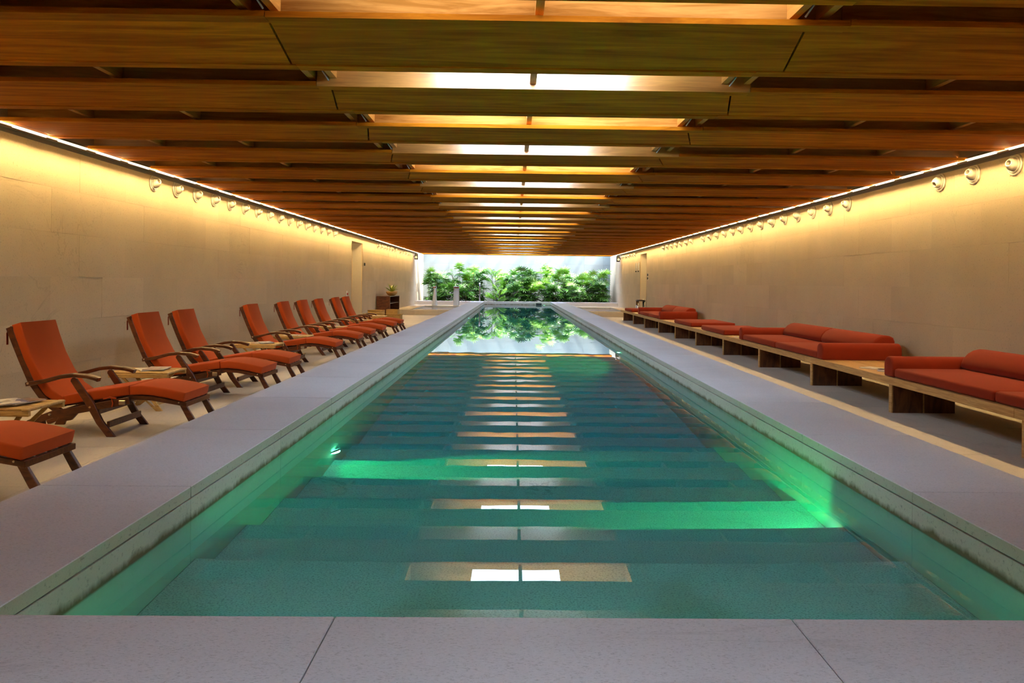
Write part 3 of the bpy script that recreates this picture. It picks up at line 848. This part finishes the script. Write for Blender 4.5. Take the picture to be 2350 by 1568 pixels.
# ------------------------------------------------------------------ side tables and magazines
def make_table():
    e = thing('side_table', 'x', 'side table', (0, 0, 0), 0, 'folding side tables between the deck chairs')
    for s in (-1, 1):
        MB().box(-.31, .31, s * .205 - .016, s * .205 + .016, .355, .395, .004).build('apron', M['teak'], e)
        x = s * .285
        MB().box(x - .03, x + .03, -.225, .225, .392, .415, .010, 2).build('end_rail', M['teak'], e)
        MB().prism([(s * .05 - .02, .375), (s * .05 + .02, .375), (-s * .215 + .022, 0), (-s * .215 - .022, 0)], s * .16 - .011, s * .16 + .011, 'y', .003).build('leg', M['teak'], e)
        MB().prism([(s * .20 - .02, .375), (s * .20 + .02, .375), (-s * .06 + .022, .11), (-s * .20 + .022, 0), (-s * .20 - .022, 0), (-s * .06 - .018, .13)], s * .18 - .009, s * .18 + .009, 'y', .003).build('leg', M['teak'], e)
        MB().box(s * .17 - .016, s * .17 + .016, -.16, .16, .06, .085).build('stretcher', M['teak'], e)
    for k in range(6):
        y = -.18 + .072 * k
        MB().box(-.258, .258, y - .031, y + .031, .396, .414, .003).build('top_slat', M['teak'], e)
    return e
def magazine(x, y, z, rz, cv, label, w=.21, d=.28, t=.008):
    e = thing('magazine', label, 'magazine', (x, y, z), rz, 'magazines beside the seats')
    MB().box(-w / 2 + .003, w / 2 - .003, -d / 2 + .003, d / 2 - .003, .001, t - .001).build('pages', M['paper'], e)
    b = MB().box(-w / 2, w / 2, -d / 2, d / 2, t - .001, t + .0004).box(-w / 2, w / 2, -d / 2, d / 2, 0, .001).box(-w / 2 - .001, -w / 2, -d / 2, d / 2, 0, t)
    b.build('cover', M['cov'][cv], e); return e
tb = make_table()
tabs = [(5.42, -3.93), (7.60, -3.94), (11.03, -3.95), (12.72, -3.95), (15.40, -3.95), (18.18, -3.95), (20.4, -3.96)]
where = ['between the footrest-only chair and the first whole deck chair', 'between the first and second whole deck chairs', 'just in front of the fourth whole deck chair',
         'between the fourth and fifth whole deck chairs', 'between the sixth and seventh whole deck chairs', 'between the last two deck chairs', 'beyond the last deck chair, by the woven tub']
for i, (y, x) in enumerate(tabs):
    t = tb if i == 0 else dup(tb)
    t.location = (x, y + .225, 0)
    t['label'] = 'golden teak folding side table ' + where[i]
MAGS = [(-.06, .02, .3, 3, 0), (.03, .03, -.25, 0, .010), (-.02, -.04, .9, 2, .019)]
wsh = ['beside the nearest footrest', 'after the first chair', 'before the fourth chair', 'after the fourth chair', 'after the sixth chair', 'before the last chair', 'beyond the last chair']
nm = [['cream open magazine at the bottom of the pile', 'brown covered magazine in the middle of the pile', 'blue covered magazine on top of the pile'],
      ['cream magazine under the pale one', 'pale pink covered magazine on top'], ['pale magazine under the dark one', 'dark covered magazine on top'],
      ['pale magazine lying alone'], ['cream magazine lying alone'], ['pale magazine lying alone'], ['cream magazine lying alone']]
cvs = [[3, 0, 2], [3, 1], [1, 2], [1], [3], [1], [3]]
for i, (y, x) in enumerate(tabs):
    for k, n in enumerate(nm[i]):
        dx, dy, rz, _, dz = MAGS[k]
        magazine(x + dx + .05, y + .225 + dy, .4155 + .0092 * k, rz + .4 * i, cvs[i][k], n + ' on the table ' + wsh[i])

# ------------------------------------------------------------------ bench along the right wall
be = thing('bench', 'long low teak bench on dark walnut legs along the right wall', 'bench')
BX0, BX1 = 4.18, 5.30
cut = [1.62, 5.94, 10.27, 14.58, 18.90, 23.22, 28.0]
for a, b in zip(cut, cut[1:]):
    for k in range(3):
        x0 = BX0 + (BX1 - BX0) * k / 3; x1 = BX0 + (BX1 - BX0) * (k + 1) / 3
        MB().box(x0 + (.0015 if k else 0), x1 - .0015, a + .0015, b - .0015, .32 if k in (0, 2) else .355, .402, .003).build('top_plank', M['bench'], be)
for y in [1.65, 3.75, 5.84, 7.95, 10.09, 12.26, 14.38, 16.55, 18.68, 20.83, 23.05, 25.22, 27.5]:
    MB().box(4.22, 4.235, y, y + .06, 0, .32).build('leg_edge', M['bench'], be)  # paler wood stands in for the light on the leg's front edge
    MB().box(4.235, 4.57, y, y + .06, 0, .32).build('leg_panel', M['walnut'], be)
    MB().box(4.575, 4.59, y + .004, y + .056, 0, .32).build('leg_seam', M['bench'], be)
    MB().box(4.592, 4.93, y, y + .06, 0, .32).build('leg_panel', M['walnut'], be)

def seat_pad(y0, y1, label, x1=5.26, g='seat cushions on the bench'):
    b = MB().box(4.20, x1, y0 + .004, y1 - .004, .4045, .505, .028, 3)
    o = b.build('seat_cushion', M['red2']); smooth_by_angle(o, 60); return tag(o, label, 'cushion', g)
def arm_bolster(y0, y1, label):
    w = y1 - y0; r = w / 2; pts = [(y0 + .01, .4045), (y0, .425)]
    pts += [(y0 + r - r * math.cos(a), .535 + r * math.sin(a)) for a in [PI * k / 10 for k in range(11)]]
    pts += [(y1, .425), (y1 - .01, .4045)]
    o = MB().prism(pts, 4.19, 5.28, 'x', .022, 3).build('arm_bolster', M['red2']); smooth_by_angle(o, 50)
    return tag(o, label, 'bolster', 'bolsters on the bench')
def back_bolster(y0, y1, label):
    pts = [(4.955, .507), (4.935, .53), (4.94, .575), (4.965, .63), (5.01, .68), (5.07, .715), (5.13, .728), (5.20, .725), (5.255, .70), (5.275, .65), (5.28, .53), (5.27, .507)]
    o = MB().prism(pts, y0 + .004, y1 - .004, 'y', .03, 3).build('back_bolster', M['red2']); smooth_by_angle(o, 50)
    return tag(o, label, 'bolster', 'bolsters on the bench')
def sofa(yn, yf, nm, near=True):
    ym = (yn + yf) / 2
    if near: arm_bolster(yn - .19, yn, 'brick red round arm bolster at the near end of %s' % nm)
    arm_bolster(yf, yf + .19, 'brick red round arm bolster at the far end of %s' % nm)
    seat_pad(yn, ym, 'brick red seat cushion, near half of %s' % nm); seat_pad(ym, yf, 'brick red seat cushion, far half of %s' % nm)
    back_bolster(yn - .02, ym, 'brick red back bolster, near half of %s' % nm); back_bolster(ym, yf, 'brick red back bolster, far half of %s' % nm)
sofa(4.57, 7.88, 'the nearest bench sofa')
sofa(9.87, 13.11, 'the middle bench sofa')
sofa(20.69, 23.95, 'the farthest bench sofa')
seat_pad(14.28, 16.03, 'flat brick red bench pad just beyond the middle sofa'); seat_pad(16.95, 18.75, 'flat brick red bench pad just before the farthest sofa')
seat_pad(25.5, 27.1, 'flat brick red bench pad at the far end of the bench')
magazine(4.42, 8.72, .403, .5, 3, 'cream open magazine on the bench between the nearest two sofas')
magazine(4.46, 8.50, .403, -.5, 2, 'blue covered magazine on the bench by the nearest arm bolster')
magazine(4.40, 13.75, .403, .2, 3, 'cream magazine on the bench beyond the middle sofa')

# ------------------------------------------------------------------ wall nozzles
def make_nozzle():
    e = thing('air_nozzle', 'x', 'air vent')
    o = MB().lathe([(.122, 0), (.122, .010), (.114, .016), (.104, .016), (.102, .010), (.096, .010)], 28, 'x').build('flange', M['vent'], e); smooth_by_angle(o, 35)
    o = MB().lathe([(.096, .008), (.095, .020), (.088, .026), (.078, .024), (.074, .012)], 28, 'x').build('ring', M['vent'], e); smooth_by_angle(o, 35)
    pr = [(.076 * math.cos(a), .076 * math.sin(a)) for a in [R(k) for k in (-20, 0, 15, 30, 45, 58)]]
    pr = [(r, h * 1.25) for r, h in pr] + [(.036, .088), (.030, .086), (.028, .03)]
    b = MB().lathe(pr, 24, 'x'); o = b.build('nozzle', M['vent'], e); smooth_by_angle(o, 50); o.location = (.012, 0, 0)
    MB().lathe([(.0285, .032), (.001, .031)], 20, 'x').build('bore', M['bore'], o)
    return e
noz = make_nozzle()
VL = [10.31 + .688 * k for k in range(16)] + [27.22 + .64 * k for k in range(7)] + [32.52 + .80 * k for k in range(5)]
VR = [7.75, 8.45, 9.13] + [11.66 + .682 * k for k in range(14)] + [21.89 + .69 * k for k in range(7)] + [32.2 + .6 * k for k in range(7)]
cnt = 0
for side, ys_, X, rz in (('left', VL, XL, 0), ('right', VR, XR, PI)):
    for i, y in enumerate(ys_):
        if side == 'right': y *= 1.011
        v = noz if cnt == 0 else dup(noz)
        cnt += 1
        v.location = (X + (.002 if side == 'left' else -.002), y, 2.765); v.rotation_euler = (0, 0, rz)
        v['label'] = 'round cream air nozzle on the %s wall, %s from the near end' % (side, ORD[i])
        v['group'] = 'air nozzles along the %s wall' % side
        for ch in v.children:
            if ch.name.startswith('nozzle'):
                up = -14 + rnd.uniform(-8, 8)
                if side == 'right' and i == 2: up = 22
                ch.rotation_euler = (0, R(up), R(rnd.uniform(-6, 6)) + R(-14 if side == 'left' else 14))

# ------------------------------------------------------------------ far left: cabinet, bowl, tubs
cb = thing('cabinet', 'dark red wooden open-sided cabinet against the left wall', 'cabinet', (-4.86, 28.0, 0))
for (a, b_, c, d, z0, z1, nm_) in ((-.25, .25, -1.1, 1.1, .82, .85, 'top_board'), (-.25, .25, -1.1, 1.1, .05, .08, 'base_board'), (-.25, .25, -1.1, -1.07, 0, .82, 'side_panel'), (-.25, .25, 1.07, 1.1, 0, .82, 'side_panel'),
                     (-.25, -.23, -1.07, 1.07, .08, .82, 'back_panel'), (-.23, .22, -1.07, 1.07, .56, .585, 'shelf')):
    MB().box(a, b_, c, d, z0, z1, .002).build(nm_, M['cabinet'] if 'cabinet' in M else M['mahog'], cb)
bowl = thing('potted_plant', 'ochre clay bowl of yellow-green leaves on the dark cabinet', 'plant', (-4.72, 27.9, .851))
MB().lathe([(.001, 0), (.10, 0), (.15, .03), (.20, .09), (.225, .16), (.21, .165), (.18, .13), (.001, .12)], 24).build('bowl', M['clay'], bowl, None, True)
for i in range(22):
    az = 2 * PI * i * .382; el = R(25 + 55 * ((i * 7) % 22) / 22)
    b = bmesh.new(); leaflet(b, Vector((0, .03, 0)), Vector((0, 1, 0)), Vector((0, 0, 1)), .36, .07, .35)
    me = bpy.data.meshes.new('leaf'); b.to_mesh(me); b.free(); me.materials.append(M['leafy'])
    put('leaf', me, bowl, (0, 0, .13), (el, 0, az))
tub = thing('wicker_tub', 'round woven tub on the floor before the cabinet', 'basket', (-4.30, 22.6, 0))
MB().lathe([(.001, .0), (.24, 0), (.255, .25), (.265, .50), (.245, .50), (.235, .25), (.22, .03), (.001, .03)], 28).build('tub', M['wicker'], tub, None, True)
for z in (.10, .40, .49): MB().lathe([(.262, z - .012), (.275, z), (.262, z + .012)], 28).build('hoop', M['wicker'], tub, None, True)
cr = thing('wicker_hamper', 'low square woven hamper at the row end right of the round tub', 'basket', (-3.78, 22.9, 0))
MB().box(-.22, .22, -.22, .22, 0, .37, .012, 2).build('body', M['wicker'], cr)
MB().box(-.245, .245, -.235, .235, .345, .375, .006).build('rim', M['wicker'], cr)
cr2 = thing('wicker_tray', 'small woven tray resting on the square hamper', 'basket', (-3.83, 22.9, .376))
MB().box(-.18, .18, -.2, .2, 0, .02).box(-.18, .18, -.2, -.18, .02, .14).box(-.18, .18, .18, .2, .02, .14).box(-.18, -.16, -.18, .18, .02, .14).box(.16, .18, -.18, .18, .02, .14).build('tray', M['wicker'], cr2)

# ------------------------------------------------------------------ small wall fittings and the chrome stand
def plate(X, s, y, z, h, w, m, name, label, cat, extra=None):
    e = thing(name, label, cat, (X, y, z))
    a, b_ = sorted((0, s * .012)); MB().box(a, b_, -w / 2, w / 2, -h / 2, h / 2, .003).build('plate', m, e)
    if extra:
        for (dz, r, mm) in extra: MB().tube((s * .010, 0, dz), (s * .045, 0, dz), r, 10).build('knob', mm, e)
    return e
plate(XL, 1, 22.25, 1.0, .19, .12, M['white'], 'wall_switch', 'small white switch plate with red button left of the doorway', 'switch', [(0, .035, M['redp'])])
plate(XL, 1, 24.75, 1.98, .11, .10, M['alu'], 'wall_sensor', 'small black round sensor just beyond the left doorway', 'sensor', [(0, .05, M['black'])])
plate(XR, -1, 29.35, 1.72, .28, .12, M['white'], 'wall_switch', 'plate with two black knobs just before the right doorway', 'switch', [(.07, .05, M['black']), (-.07, .05, M['black'])])
for dy, t in ((0, 'nearer'), (.62, 'farther')):
    e = thing('thermometer', 'slim pale wall thermometer beyond the right doorway, the %s one' % t, 'thermometer', (XR, 31.55 + dy, 2.0))
    MB().box(-.02, 0, -.05, .05, 0, .36).build('backing', M['white'], e); MB().tube((-.03, 0, .04), (-.03, 0, .34), .012, 8).build('tube', M['grey'], e)
    MB().lathe([(.001, -.06), (.025, -.045), (.03, -.02), (.018, 0), (.001, .01)], 12, 'z', (-.03, 0, 0)).build('bulb', M['black'], e)
for X, y, s, t in ((XL, 36.95, 1, 'left'), (XR, 36.95, -1, 'right')):
    e = thing('loudspeaker', 'small dark loudspeaker high on the %s wall where daylight begins' % t, 'loudspeaker', (X + s * .14, y, 2.70))
    MB().box(-.08, .08, -.10, .10, -.16, .14, .01).build('cabinet', M['black'], e); MB().tube((0, -.10, -.04), (0, -.112, -.04), .06, 16).build('cone', M['grey'], e)
    a, b_ = sorted((-s * .14, -s * .08)); MB().box(a, b_, -.02, .02, -.03, .03).build('bracket', M['alu'], e)
st = thing('towel_stand', 'polished chrome stand with dark top behind the far bench end', 'stand', (5.12, 28.9, 0))
for sx in (-1, 1):
    for sy in (-1, 1): MB().tube((sx * .13, sy * .13, 0), (sx * .13, sy * .13, .72), .035, 12).build('leg', M['chrome'], st, None, True)
MB().box(-.17, .17, -.17, .17, .72, .76, .006).build('top_plate', M['black'], st)
MB().lathe([(.001, 0), (.15, 0), (.17, .03), (.15, .03), (.13, .012), (.001, .012)], 18, 'z', (0, 0, .76)).build('dish', M['chrome'], st, None, True)
MB().box(-.14, .14, -.14, .14, .08, .10).build('lower_shelf', M['chrome'], st)
